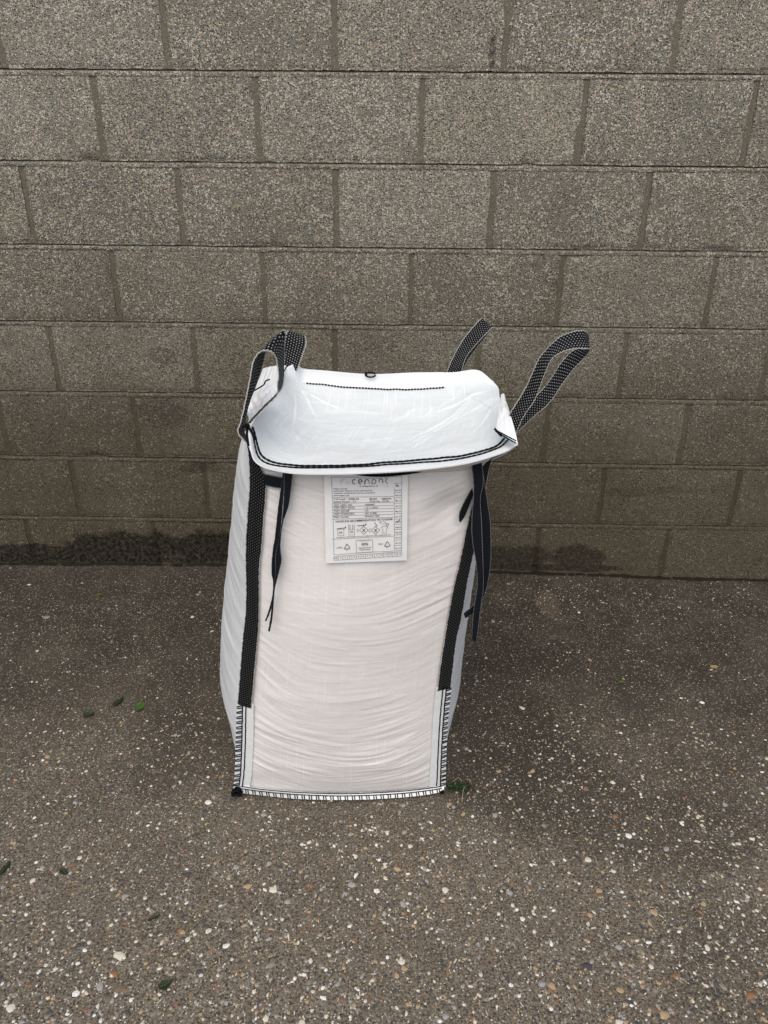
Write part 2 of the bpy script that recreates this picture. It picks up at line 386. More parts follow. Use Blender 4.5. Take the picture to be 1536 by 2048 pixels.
def stone_mesh(name, mat, seed, sub=1):
    import bmesh
    bm = bmesh.new(); bmesh.ops.create_icosphere(bm, subdivisions=sub, radius=1.0)
    for v in bm.verts:
        d = 1+.32*mn.noise(v.co*1.3+Vector((seed*3.1, seed, -seed)))+.12*mn.noise(v.co*3+Vector((seed, 2, 9)))
        v.co *= d
    me = bpy.data.meshes.new(name); bm.to_mesh(me); bm.free(); me.materials.append(mat)
    me.polygons.foreach_set('use_smooth', np.full(len(me.polygons), sub > 1)); return me
PEB = [[stone_mesh('pebble', m, 11*i+j, 2 if j else 1) for j in range(3)] for i, m in enumerate(STONES)]
def lower_body(x, y): return -.30 < x < .245 and -1.055 < y < -.48
named = [  # px, py, size in px, material, elongation
 (546, 1782, 15, 0, 1.2), (574, 1805, 10, 1, 1.3), (160, 1715, 9, 0, 1), (453, 1893, 9, 6, 1.7), (242, 1913, 17, 0, 2.0), (230, 1948, 11, 3, 1.2),
 (20, 2015, 15, 0, 1.1), (152, 1986, 11, 6, 1), (222, 2000, 12, 1, 1.6), (378, 1749, 13, 4, 1.1), (250, 1832, 12, 4, 1.3), (168, 1988, 9, 2, .7),
 (240, 1977, 14, 5, 1.3), (400, 1945, 11, 4, 1.5), (375, 1880, 10, 0, 1), (415, 1605, 11, 6, 1.3), (222, 1622, 9, 5, 1.2), (242, 1621, 8, 4, 1),
 (410, 1623, 11, 4, 1.3), (440, 1535, 8, 4, 1.2), (1258, 1671, 12, 6, 1), (1176, 1719, 12, 0, 1.2), (1295, 1884, 12, 6, 1.4), (1173, 1932, 18, 4, 1.2),
 (804, 1924, 12, 0, 1), (753, 1783, 12, 6, 1), (1020, 1784, 13, 1, 1.3), (1398, 1684, 11, 0, 1.8), (1198, 1780, 11, 2, 1.2), (1045, 1838, 9, 6, .8),
 (1103, 1889, 10, 6, .6), (1103, 1973, 11, 2, .8), (1328, 2031, 14, 2, 1.1), (1287, 1985, 13, 4, 1.3), (1263, 2009, 16, 4, 1.4), (737, 2003, 13, 5, 1),
 (1307, 1823, 13, 2, 1.1), (704, 1771, 13, 1, 1.4), (811, 1827, 10, 3, 1.1), (793, 1951, 9, 2, .7), (790, 1981, 11, 4, .9), (1237, 1893, 12, 1, 1.2),
 (792, 1738, 11, 2, 1.5), (647, 1975, 11, 6, 1.1), (700, 1668, 10, 1, 1.2), (1228, 1742, 9, 0, 1.4), (1060, 1765, 9, 1, 1), (1350, 1950, 9, 3, 1),
 (1410, 1904, 8, 6, 1), (1180, 1830, 8, 2, 1), (886, 1932, 12, 4, 1.2), (1083, 1968, 12, 1, 1.2), (1192, 1974, 12, 5, 1.3), (1305, 2018, 12, 5, 1),
 (1405, 1404, 8, 6, 1.4), (1425, 1336, 7, 0, 1.6), (95, 1238, 11, 7, 1.3), (385, 1238, 7, 0, 1.2), (190, 1310, 8, 5, 1.3), (1340, 1440, 8, 1, 1.3),
 (955, 1362, 8, 1, 1.7), (906, 1471, 8, 2, 1), (932, 1497, 9, 1, 1), (908, 1613, 8, 1, 1), (926, 1627, 10, 2, 1), (945, 1632, 8, 6, .7),
 (990, 1629, 10, 1, .8), (590, 1750, 9, 4, 1), (980, 1620, 7, 4, 1), (1165, 1612, 10, 4, 1.1), (1500, 1990, 13, 3, 1.6), (700, 1795, 9, 1, 1), (690, 1787, 9, 1, 1)]
n_peb = 0
def pebble(x, y, r, mi, el, ang):
    global n_peb
    o = bpy.data.objects.new('pebble', PEB[mi][random.randrange(3)]); COL.objects.link(o); o.parent = ground
    fl = random.uniform(.35, .55)
    o.location = (x, y, gz(x, y)-r*fl*random.uniform(.40, .75)); o.scale = (r*el**.5, r/el**.5, r*fl)
    o.rotation_euler = (random.uniform(-.15, .15), random.uniform(-.15, .15), ang); n_peb += 1
for (px, py, s, mi, el) in named:
    q = at_z(px, py); r = s*.62*np.linalg.norm(q-CAM)/F_PX
    pebble(q[0], q[1], r, mi, el, random.uniform(-.6, .6))
PW = [.15, .20, .15, .07, .13, .14, .04, .12]
def spot():
    while True:
        px, py = random.uniform(-60, 1600), random.uniform(1165, 2100)
        q = at_z(px, py)
        if q[1] < -.03 and not lower_body(q[0], q[1]): return q
while n_peb < 300:
    q = spot()
    if q[1] > -.75 and random.random() < .6: continue
    pebble(q[0], q[1], random.uniform(.0042, .0085), random.choices(range(8), PW)[0], random.uniform(.8, 1.9), random.uniform(0, 6.28))
# the finer aggregate: thousands of small stones set in the slab, one part
ico = [np.array([v.co[:] for v in stone_mesh('seed_stone', STONES[0], 50+k, 1).vertices]) for k in range(6)]
icf = [tuple(pp.vertices) for pp in stone_mesh('seed_stone', STONES[0], 50, 1).polygons]
for mm in [mm for mm in bpy.data.meshes if mm.name.startswith('seed_stone')]: bpy.data.meshes.remove(mm)
NF = 15000
Vs, Fs, Ms = [], [], []
icf_a = np.array(icf); k0 = 0
PF = [.16, .15, .15, .05, .18, .15, .05, .11]
for i in range(NF):
    if i % 5 == 0:
        x, y = random.uniform(-2.2, 2.2), random.uniform(-2.2, -.02)
        if lower_body(x, y): continue
    else:
        q = spot(); x, y = q[0], q[1]
    near = .35 if y > -.8 else 1.0
    r = (.0012+.0036*random.random()**2.4)*(.75 if y > -.7 else 1)
    if near < 1 and random.random() < .45: continue
    el = random.uniform(.7, 1.8); a = random.uniform(0, 6.28); ca, sa = math.cos(a), math.sin(a)
    v = ico[i % 6]*np.array([r*el**.5, r/el**.5, r*.5])
    v = np.stack([v[:, 0]*ca-v[:, 1]*sa+x, v[:, 0]*sa+v[:, 1]*ca+y, v[:, 2]+gz(x, y)-r*.12], 1)
    Vs.append(v); Fs.append(icf_a+k0); k0 += len(v); Ms.append(np.full(len(icf), random.choices(range(8), PF)[0]))
fa = obj('fine_aggregate', mesh('fine_aggregate', np.concatenate(Vs), np.concatenate(Fs), STONES, False, midx=np.concatenate(Ms)), ground)
tag(fa, kind='stuff')

# soil washed up against the foot of the wall
m_soil = mat_plain('damp_soil', (.020, .0155, .011), .95, 260, .8, .1, .5)
Vq = []; nxq = 420
for i in range(nxq):
    x = -2.8+5.6*i/(nxq-1)
    hh = .003+.006*nz(x*6, 3, 1)+.005*nz(x*31, 7, 2)+.004*nz(x*90, 1, 4); ww = .020+.012*nz(x*4, 5, 5)+.010*nz(x*23, 2, 8)
    for yy, zz in ((-ww, -.001), (-ww*.6, hh*.45+.002*nz(x*120, 2, 2)), (-ww*.25, hh*.9+.002*nz(x*140, 8, 2)), (.004, hh*1.1)):
        Vq.append((x, yy, gz(x, min(yy, -.001))+zz))
tag(obj('soil_line', mesh('soil_line', Vq, grid_faces(nxq, 4, 0, True), [m_soil], False), ground), kind='stuff')

# ------------------------------------------------------------------ block wall
Z0 = 1.7784                      # height of the reference bed line; bed k lies at Z0 - .225 k
offs = {0: -.0856, 1: -.0755, 2: -.0933, 3: -.092, 4: -.0991, 5: -.0876, 6: -.1032, 7: -.0776}
wall = empty('block_wall', (0, 0, 0))
tag(wall, 'weathered grey-brown concrete block wall with recessed mortar joints behind the white bag', 'wall')
BED, HEAD = .0135, .0150
def block_mesh(wd, ht, dp, seed):
    n, m = 37, 21
    V = []
    for i in range(n):
        for j in range(m):
            u, v = i/(n-1), j/(m-1)
            # rows crowd to the arrises so that the worn edge is crisp
            uu = .5-.5*math.cos(math.pi*u)*(.35)+(u-.5)*.65; vv = .5-.5*math.cos(math.pi*v)*(.35)+(v-.5)*.65
            x, z = (uu-.5)*wd, (vv-.5)*ht
            ex = min(uu, 1-uu)*wd; ez = min(vv, 1-vv)*ht
            back = .0035*math.exp(-ex/.0030)+(.0035 if vv < .5 else .0012)*math.exp(-ez/.0030)
            chip = max(0, nz(x*14+seed, z*14, seed*1.7)-.28)*.02*math.exp(-min(ex, ez)/.010)
            y = .0016*nz(x*9+seed*5, z*9, 2)+.0008*nz(x*40, z*40, seed)+back+chip
            if i in (0, n-1): x += .0030*nz(z*22, seed*3.3, i)+.0026*nz(z*85, seed, i)
            if j in (0, m-1): z += .0018*nz(x*18, seed*2.3, j)+.0020*nz(x*75, seed, j)
            V.append((x, y, z))
    F = [tuple(f) for f in grid_faces(n, m, 0, True)]
    rim = [i*m for i in range(n)]+[(n-1)*m+j for j in range(1, m)]+[i*m+m-1 for i in range(n-2, -1, -1)]+[j for j in range(m-2, 0, -1)]
    k = len(V)
    for r in rim: V.append((V[r][0], dp, V[r][2]))
    L = len(rim)
    for a in range(L): F.append((rim[a], rim[(a+1) % L], k+(a+1) % L, k+a))
    F.append(tuple(range(k+L-1, k-1, -1)))
    me = mesh('block', V, F, [m_block]); me.update(); return me
G = Geo()
ROWS = range(-2, 8)
seed = 1
for r in ROWS:
    ztop = Z0-.225*r-BED; zbot = Z0-.225*(r+1)
    sh = offs.get(r, -.09)+(.225 if r % 2 else 0.0)
    joints = [sh+.45*k+random.uniform(-.004, .004) for k in range(-7, 8)]
    joints = [j for j in joints if -2.9 < j < 2.9]
    for a, b in zip(joints, joints[1:]):
        wd = b-a-HEAD+random.uniform(-.002, .002); ht = ztop-zbot
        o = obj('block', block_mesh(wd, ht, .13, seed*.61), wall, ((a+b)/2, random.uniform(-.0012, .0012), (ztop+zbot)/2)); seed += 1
    # perpend joints of this course
    for x in joints:
        n, m = 5, 12; V = []
        for i in range(n):
            for j in range(m):
                xx = x+(i/(n-1)-.5)*.034; zz = zbot+(ztop-zbot)*j/(m-1)
                V.append((xx, .0042+.0012*nz(xx*40, zz*25, r), zz))
        G.add(V, [tuple(f) for f in grid_faces(n, m, 0, True)])
    # the bed under this course: struck, set back at the top edge, flush at the bottom
    n = 240; V = []
    for i in range(n):
        x = -2.9+5.8*i/(n-1)
        wv = .0016*nz(x*7, r*3.1, 0)+.0010*nz(x*31, r, 5)
        gv = .0010*nz(x*55, r*2.2, 9)
        V += [(x, .040, zbot+.0012), (x, .0115, zbot+.0008), (x, .0105, zbot-.0034+wv*.6+gv), (x, .0014+.0010*nz(x*33, r, 2), zbot-.0056+wv*.6+gv),
              (x, .0004+.0010*nz(x*20, r, 3), zbot-.0100+wv), (x, .0010, zbot-BED-.003)]
    G.add(V, [tuple(f) for f in grid_faces(n, 6, 0, False)], 1)
G.add([(-2.9, .125, -.2), (2.9, .125, -.2), (2.9, .125, 2.2), (-2.9, .125, 2.2)], [(0, 1, 2, 3)])
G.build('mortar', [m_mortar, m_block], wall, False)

# ------------------------------------------------------------------ the bag: shape functions
def lerp_list(px_list, y):
    P = np.array([at_y(a, b, y) for a, b in px_list]); o = np.argsort(P[:, 2]); return P[o, 2], P[o, 0]
YL, YR = -1.036, -1.013
ZL, XL = lerp_list([(479, 1584), (482, 1500), (484, 1415), (490, 1350), (497, 1280), (501, 1200), (503, 1100), (506, 1040), (510, 980), (508, 930), (500, 885)], YL)
ZR, XR = lerp_list([(886, 1579), (885, 1500), (888, 1420), (893, 1370), (900, 1300), (911, 1230), (924, 1150), (937, 1080), (949, 1010), (957, 960), (962, 930), (975, 890)], YR)
SZL, SXL = lerp_list([(452, 1500), (444, 1430), (442, 1350), (443, 1270), (447, 1200), (455, 1120), (462, 1050), (468, 980), (474, 925), (480, 885), (490, 862), (500, 842)], -.80)
SZR, SXR = lerp_list([(899, 1500), (908, 1440), (915, 1380), (922, 1320), (930, 1250), (940, 1180), (948, 1130), (954, 1080), (958, 1030), (962, 960), (968, 900)], -.80)
ZTOP = .838
def xl(z): return np.interp(z, ZL, XL)
def xr(z): return np.interp(z, ZR, XR)
def fbulge(z): return np.interp(z, [0, .02, .10, .30, .55, .75, .85], [.016, .020, .032, .046, .042, .030, .020])
def yfront(x, z):
    a, b = xl(z), xr(z); s = np.clip((x-a)/(b-a), 0, 1)
    return YL+(YR-YL)*s-fbulge(z)*(1-np.abs(2*s-1)**2.4)
def on_front(px, py, off=0.0):
    y = -1.05
    for _ in range(12):
        p = at_y(px, py, y); y = .5*y+.5*(float(yfront(p[0], p[2]))-off)
    return at_y(px, py, y)
BK = (-.047*.5, .5)              # step from a front corner to the back corner behind it
def smooth01(t): t = np.clip(t, 0, 1); return t*t*(3-2*t)

bag = empty('bulk_bag', (-.02, -.77, 0))
tag(bag, 'upright filled white woven bulk bag with black lifting loops, standing before the block wall', 'bag')
bag_off = np.array([-.02, -.77, 0.0])
_old_obj = obj
def obj(name, me, parent=None, loc=None):
    o = _old_obj(name, me, parent, loc)
    if parent is not None:
        r = parent
        while r.parent is not None: r = r.parent
        if r is bag and parent is bag: o.location = tuple(-bag_off)
    return o
def wr_front(s, z):
    """drooping creases that sag between the seams"""
    q = z-.070*(2*s-1)**2+.012*(2*s-1)+.020*mn.noise((s*2.5, z*6, 23.0))
    e = .35+.65*abs(2*s-1)
    a = .0011*mn.noise((s*2.2, q*38, 1.0))+.0009*mn.noise((s*3.5+9, q*85, 3.0))+.0005*mn.noise((s*7, q*170, 5.0))
    a += .0009*(abs(mn.noise((s*2.6+2, q*120, 4.4)))-.2)+.0006*(abs(mn.noise((s*5+2, q*230, 6.4)))-.2)
    r = 1-abs(mn.noise((s*1.8+4, q*30, 7.5))); a += .0013*max(0, r-.82)/.18*e
    a *= .25+1.5*max(0, mn.noise((s*2.4+5, z*4.2, 17.0))+.35)
    return (a*e+.006*mn.noise((s*3, z*5, 11.0)))*min(1, z/.06)
def panel(fn, n, m, mat, name, ulen, vlen):
    P = np.array([[fn(i/(n-1), j/(m-1)) for j in range(m)] for i in range(n)])
    UV = np.stack(np.meshgrid(np.linspace(0, ulen, n), np.linspace(0, vlen, m), indexing='ij'), 2)
    return obj(name, mesh(name, P.reshape(-1, 3), grid_faces(n, m, 0, True), [mat], True, UV.reshape(-1, 2)), bag)
def f_front(s, v):
    z = .002+(.812-.002)*v; a, b = xl(z), xr(z); x = a+(b-a)*s
    y = float(yfront(x, z)); ed = min(1, 12*min(s, 1-s))
    dent = .016*math.exp(-((x-.195)/.035)**2-((z-.735)/.035)**2)
    return (x, y-wr_front(s, z)*ed+dent, z)
front = panel(f_front, 120, 420, m_front, 'front_panel', .47, .85)
def side_fn(left):
    def f(s, v):
        z = .002+(.822-.002)*v
        x0 = xl(z) if left else xr(z); y0 = YL if left else YR
        xb, yb = x0+BK[0], y0+BK[1]
        if left: xb -= .015*v
        else: xb += .02*v
        prof = math.sin(math.pi*min(1, max(0, s)))**.75
        tgt = np.interp(z, SZL, SXL) if left else np.interp(z, SZR, SXR)
        mid = (x0+xb)/2; lo = smooth01(z/.20)
        bl = (tgt-mid)*lo+(1-lo)*(-.020 if left else .014)
        x = x0+(xb-x0)*s+bl*prof
        y = y0+(yb-y0)*s
        q = z-.10*s+.03*s*s if left else z-.08*s
        wv = (.0026*mn.noise((s*2.5, q*42, 21.0 if left else 31.0))+.0014*mn.noise((s*4, q*95, 8.0)))*min(1, 8*s)*min(1, z/.05)
        return (x+(-wv if left else wv), y, z)
    return f
fl = side_fn(True); fr = side_fn(False)
side_l = panel(lambda s, v: fl(1-s, v), 80, 180, m_side, 'side_panel', .52, .85)
side_r = panel(fr, 80, 180, m_side, 'side_panel', .52, .85)
def f_back(s, v):
    a = np.array(fr(1, v)); b = np.array(fl(1, v)); p = a+(b-a)*s
    p[1] += .04*math.sin(math.pi*s)*min(1, p[2]/.1); return tuple(p)
panel(f_back, 40, 60, m_side, 'back_panel', .47, .85)
# floor of the bag
c = [f_front(i/30, 0) for i in range(31)]+[fr(i/20, 0) for i in range(1, 21)]+[f_back(i/20, 0) for i in range(1, 21)]+[fl(1-i/20, 0) for i in range(1, 20)]
obj('base_panel', mesh('base_panel', c, [tuple(range(len(c)))[::-1]], [m_side], False, np.array([p[:2] for p in c])), bag)

# ------------------------------------------------------------------ top skirt
NET = [
 [(575, 734, -.53), (592, 727, -.51), (606, 737, -.50), (650, 741, -.50), (740, 748, -.50), (830, 745, -.50), (905, 745, -.505), (954, 740, -.53), (985, 762, -.57)],
 [(572, 745, -.55), (590, 748, -.53), (610, 760, -.515), (655, 765, -.51), (740, 772, -.51), (825, 775, -.515), (905, 768, -.53), (960, 765, -.56), (996, 775, -.60)],
 [(569, 757, -.60), (590, 778, -.60), (618, 792, -.60), (668, 799, -.60), (742, 803, -.60), (820, 803, -.60), (895, 797, -.61), (960, 792, -.64), (999, 790, -.68)],
 [(563, 779, -.70), (590, 822, -.73), (625, 836, -.73), (680, 842, -.73), (745, 845, -.73), (822, 844, -.73), (900, 838, -.74), (965, 828, -.77), (1001, 815, -.81)],
 [(540, 808, -.82), (572, 860, -.87), (620, 875, -.86), (680, 880, -.86), (748, 882, -.86), (825, 880, -.86), (905, 872, -.87), (968, 862, -.89), (999, 846, -.92)],
 [(512, 838, -.94), (545, 897, -.985), (605, 910, -.985), (680, 914, -.985), (750, 914, -.985), (830, 908, -.985), (915, 897, -.985), (978, 885, -.985), (1003, 869, -.985)],
 [(498, 860, -1.02), (518, 921, -1.058), (580, 938, -1.07), (670, 940, -1.075), (752, 937, -1.075), (845, 930, -1.07), (930, 919, -1.06), (1002, 899, -1.04), (1030, 884, -1.02)],
 [(496, 880, -1.032), (513, 926, -1.078), (576, 946, -1.093), (666, 949, -1.099), (755, 946, -1.099), (850, 939, -1.094), (935, 927, -1.084), (1006, 906, -1.060), (1035, 891, -1.03)]]
N3 = np.array([[at_y(*q) for q in row] for row in NET])
def skirt_grid(n, m):
    R = np.array([resample(N3[i], m) for i in range(len(N3))])
    return np.array([resample(R[:, j], n) for j in range(m)]).transpose(1, 0, 2)
SN, SM = 200, 260
SK = skirt_grid(SN, SM)
NS = normals(SK); NS *= np.sign(NS[..., 2:3].mean())
def seg_crease(u, v, a, b, wdt):
    ax, ay, bx, by = *a, *b; dx, dy = bx-ax, by-ay; L2 = dx*dx+dy*dy
    t = max(0, min(1, ((u-ax)*dx+(v-ay)*dy)/L2)); d = math.hypot(u-ax-t*dx, (v-ay-t*dy))
    sgn = 1 if (u-ax)*dy-(v-ay)*dx > 0 else -.35
    return sgn*math.exp(-d/wdt)*math.sin(math.pi*min(1, max(0.02, t*.9+.05)))
# creases traced in (across, down) 0..1
CRE = [((.62, .70), (.90, .14), .012, .003), ((.68, .30), (.80, .16), .012, .003), ((.50, .42), (.60, .28), .010, .0025), ((.72, .44), (.98, .28), .012, .0025), ((.20, .24), (.12, .70), .012, .0025), ((.40, .62), (.58, .58), .014, .0016), ((.28, .70), (.46, .74), .012, .0014), ((.50, .80), (.70, .70), .012, .0016), ((.05, .30), (.28, .20), .012, .0025), ((.60, .66), (.86, .20), .030, .0045), ((.52, .40), (.62, .26), .016, .0035), ((.64, .36), (.70, .24), .016, .0030), ((.66, .34), (.94, .16), .03, .0035),
       ((.60, .86), (.72, .55), .02, .0022), ((.08, .12), (.20, .40), .03, .0045), ((.10, .16), (.30, .30), .025, .0035), ((.06, .20), (.16, .62), .03, .0038),
       ((.14, .60), (.26, .74), .02, .0020), ((.80, .12), (.96, .45), .025, .004), ((.74, .10), (.90, .30), .02, .003), ((.22, .80), (.25, .62), .015, .0018),
       ((.34, .30), (.52, .33), .02, .0022), ((.88, .30), (.70, .58), .022, .0026), ((.86, .66), (.95, .40), .02, .0028), ((.30, .50), (.44, .46), .018, .0016)]
H = np.zeros((SN, SM))
for i in range(SN):
    v = i/(SN-1)
    damp = min(1, (1-v)*9)*min(1, .15+v*9)
    for j in range(SM):
        u = j/(SM-1)
        h = .0040*mn.noise((u*4.5, v*4.0, 2.2))+.0022*mn.noise((u*11+v*5, v*9, 6.1))+.0008*mn.noise((u*26, v*22, 1.1))
        for a, b, wd, am in CRE: h += .7*am*seg_crease(u, v, a, b, wd)
        H[i, j] = h*damp
SK = SK+NS*H[..., None]
su = np.linspace(0, .50, SM); sv = np.linspace(0, .60, SN)
UV = np.stack([np.repeat(su[None], SN, 0), np.repeat(sv[:, None], SM, 1)], 2)
V, F, U = sheet(SK, .0012, UV)
skirt = obj('top_skirt', mesh('top_skirt', V, F, [m_skirt], True, U), bag)
def sk(u, v, off=.0015):
    x, y = u*(SM-1), v*(SN-1); i, j = min(SN-2, int(y)), min(SM-2, int(x)); a, b = y-i, x-j
    f = lambda A: (A[i, j]*(1-a)*(1-b)+A[i+1, j]*a*(1-b)+A[i, j+1]*(1-a)*b+A[i+1, j+1]*a*b)
    return f(SK)+f(NS)*off
def sub(name, G, mat, parent):
    o = G.build(name, mat, None); o.parent = parent; return o
# folded hems: a second ply along the front and the back edge
def hem_strip(name, v0, v1, u0, u1, off):
    n, m = 6, 160
    P = np.array([[sk(u0+(u1-u0)*j/(m-1), v0+(v1-v0)*i/(n-1), off) for j in range(m)] for i in range(n)])
    UVh = np.stack(np.meshgrid(np.linspace(0, .03, n), np.linspace(0, .5, m), indexing='ij'), 2)
    V, F, U = sheet(P, .0012, UVh); o = _old_obj(name, mesh(name, V, F, [m_hem], True, U)); o.parent = skirt; return o
hem_strip('hem', .960, 1.0, 0.0, 1.0, .0009)
hem_strip('hem', 0.0, .085, .10, .74, .0016)
# twin chain-stitch rows along the front hem
G = Geo()
for v0, w8 in ((.925, 1.0), (.948, .8)):
    pts = [sk(u, v0+.006*math.sin(u*9+v0*40)+.003*nz(u*14, v0*9), .0026) for u in np.linspace(.004, .992, 150)]
    r = [.0018*(1+.22*math.sin(i*2.1))*w8 for i in range(len(pts))]
    G.tube(pts, r, 6)
sub('hem_stitching', G, m_thread, skirt)
G = Geo()
uu = np.linspace(.115, .735, 46)
for a, b in zip(uu[:-1], uu[1:]):
    G.tube([sk(a+(b-a)*k, .082+.012*a, .0034) for k in (.0, .3, .6, .86)], [.0010, .0021, .0021, .0010], 5)
sub('back_hem_stitching', G, m_thread, skirt)
G = Geo(); cpt = at_y(741, 747, -.505)
G.tube([cpt+np.array([.0125*math.cos(t), -.004, .006*math.sin(t)-.002]) for t in np.linspace(.3, 2*math.pi-.1, 24)], .0022, 6)
G.tube([cpt+np.array([-.013, -.004, .004]), cpt+np.array([-.009, -.006, -.004])], .003, 6)
sub('thread_loop', G, m_thread, skirt)

# skirt sides falling to the rim of the bag
def loft(name, A, B, mat, n=60, m=14, bow=.0, t=.0012, wr=.002, parent=bag):
    a, b = resample(A, n), resample(B, n); k = np.linspace(0, 1, m)[None, :, None]
    P = a[:, None]*(1-k)+b[:, None]*k; N = normals(P); P = P+N*bow*np.sin(np.pi*k)
    for i in range(n):
        for j in range(m): P[i, j] += N[i, j]*wr*mn.noise((i*.18, j*.3, len(name)))
    UVv = np.stack(np.meshgrid(np.linspace(0, .5, n), np.linspace(0, .1, m), indexing='ij'), 2)
    V, F, U = sheet(P, t, UVv); return obj(name, mesh(name, V, F, [mat], True, U), parent)
L_edge = [SK[i, 0] for i in range(0, SN, 20)]+[SK[-1, 0]]
R_edge = [SK[i, -1] for i in range(0, SN, 20)]+[SK[-1, -1]]
rimL = [np.array(fl(1-s, 1)) for s in np.linspace(0, .99, 10)]
rimR = [np.array(fr(1-s, 1)) for s in np.linspace(0, .99, 10)]
loft('skirt_side', [p+np.array([-.001, 0, -.001]) for p in L_edge], rimL, m_skirt, bow=.004)
loft('skirt_side', [p+np.array([-.001, 0, -.001]) for p in R_edge], rimR, m_skirt, bow=.004)
B_edge = [SK[0, j] for j in range(0, SM, 26)]+[SK[0, -1]]
loft('skirt_back', [p+np.array([0, .002, -.002]) for p in B_edge], [np.array(f_back(1-s, 1)) for s in np.linspace(0, 1, 10)], m_skirt, bow=.003)
F_edge = [SK[-6, j]+np.array([0, .006, -.007]) for j in range(0, SM, 26)]
loft('skirt_front', F_edge, [np.array(f_front(s, 1)) for s in np.linspace(0, 1, 10)], m_front, bow=.0)
# left corner: the outward fold with its row of stitches
flap = loft('skirt_fold', [at_y(503, 795, -.86), at_y(527, 780, -.80), at_y(558, 764, -.74)], [at_y(526, 737, -.64), at_y(545, 733, -.60), at_y(572, 731, -.56)], m_side, bow=-.004)
G = Geo(); G.tube([at_y(507, 782, -.845), at_y(527, 770, -.80), at_y(531, 762, -.785), at_y(539, 759, -.77)], .0016, 6, 20)
sub('fold_stitching', G, m_thread, flap)
loft('skirt_fold', [at_y(497, 846, -1.0), at_y(512, 832, -.97), at_y(530, 812, -.92), at_y(556, 783, -.86)], [at_y(493, 828, -.99), at_y(502, 795, -.93), at_y(528, 780, -.87), at_y(558, 764, -.80)], m_hem, bow=.003)
# right corner: the hem turned back on itself
fold = loft('skirt_fold', [at_y(1002, 789, -.86), at_y(998, 825, -.96), at_y(993, 856, -1.01), at_y(997, 868, -1.025)], [at_y(1009, 793, -.86), at_y(1019, 824, -.965), at_y(1030, 862, -1.03), at_y(1036, 890, -1.06)], m_hem, bow=.004, n=50)
G = Geo()
for d in (0, 5):
    a = np.array([991, 860+d*.5]); b = np.array([1033, 882+d])
    kk = np.linspace(0, 1, 9)
    for k0_, k1_ in zip(kk[:-1], kk[1:]):
        e = k0_+(k1_-k0_)*.8
        qa, qb = a+(b-a)*k0_, a+(b-a)*e
        G.tube([at_y(*qa, -1.024-.045*k0_), at_y(*qb, -1.024-.045*e)], .0013, 5)
G.tube([at_y(989, 857, -1.02), at_y(996, 865, -1.026), at_y(1003, 872, -1.034)], .0022, 6, 8)
sub('fold_stitching', G, m_thread, fold)

# ------------------------------------------------------------------ straps up the front seams
def strap(name, Lp, Rp, off=.005):
    return ribbon(name, [on_front(*p, off) for p in Lp], [on_front(*p, off) for p in Rp], m_web2, bag, n=150, m=7, rough=.0008)
strap('corner_strap', [(494, 890), (498, 920), (498, 978), (494, 1037), (491, 1095), (492, 1173), (491, 1222), (485, 1281), (480, 1344), (475, 1408)],
      [(500, 898), (529, 949), (533, 978), (528, 1037), (525, 1085), (519, 1144), (519, 1230), (515, 1289), (509, 1349), (503, 1417)])
strap('corner_strap', [(962, 915), (957, 960), (947, 998), (937, 1037), (925, 1095), (918, 1129), (906, 1179), (896, 1232), (886, 1296), (880, 1335), (874, 1382)],
      [(984, 915), (974, 960), (968, 1000), (960, 1045), (947, 1107), (937, 1154), (930, 1195), (922, 1240), (912, 1285), (906, 1335), (901, 1376)])
for f_, sg in ((fl, -1), (fr, 1)):
    vs = np.linspace(.40, 1.0, 16); c0 = np.array([f_(1, v) for v in vs])
    ribbon('corner_strap', c0+np.array([sg*.006, -.030, 0]), c0+np.array([sg*.004, .006, 0]), m_web2, bag, n=110, m=7, rough=.0008)
# ------------------------------------------------------------------ lifting loops
def YS(pts, y0, y1=None):
    y1 = y0 if y1 is None else y1
    n = len(pts); return [at_y(p[0], p[1], p[2] if len(p) > 2 else y0+(y1-y0)*i/(n-1)) for i, p in enumerate(pts)]
ribbon('lifting_loop',
  YS([(494, 888, -1.05), (476, 865, -1.045), (482, 842, -1.035), (490, 806, -1.02), (498, 766, -1.01), (505, 728, -1.0), (512, 712, -.995), (521, 704, -.99), (533, 702, -.985), (545, 706, -.98), (552, 717, -.975),
      (555, 733, -.975), (557, 750, -.975), (555, 768, -.975), (554, 790, -.97), (538, 808, -.98), (514, 833, -1.01), (502, 846, -1.03)], 0),
  YS([(497, 880, -1.03), (488, 862, -1.01), (491, 843, -1.0), (497, 811, -.985), (504, 790, -.97), (517, 755, -.95), (525, 728, -.935), (534, 694, -.925), (546, 677, -.915), (560, 665, -.91), (571, 661, -.905),
      (569, 690, -.905), (568, 729, -.91), (567, 755, -.915), (560, 780, -.92), (528, 812, -.95), (506, 835, -1.0), (496, 846, -1.03)], 0), m_web, bag, n=150, rough=.0006)
ribbon('lifting_loop',
  YS([(560, 748, -.52), (565, 705, -.515), (571, 670, -.51), (577, 661, -.49), (573, 672, -.46), (566, 705, -.455), (561, 748, -.455)], 0),
  YS([(594, 742, -.52), (607, 706, -.515), (613, 686, -.51), (610, 673, -.49), (609, 686, -.46), (601, 706, -.455), (592, 745, -.455)], 0), m_web, bag, n=100, rough=.0006)
ribbon('lifting_loop',
  YS([(888, 756, -.48), (905, 716, -.475), (925, 680, -.47), (948, 651, -.465), (963, 636, -.455), (953, 651, -.435), (931, 683, -.43), (911, 720, -.425), (895, 760, -.42)], 0),
  YS([(920, 760, -.48), (931, 718, -.475), (950, 692, -.47), (968, 672, -.465), (985, 655, -.45), (972, 673, -.435), (953, 697, -.43), (934, 724, -.425), (918, 764, -.42)], 0), m_web, bag, n=100, rough=.0006)
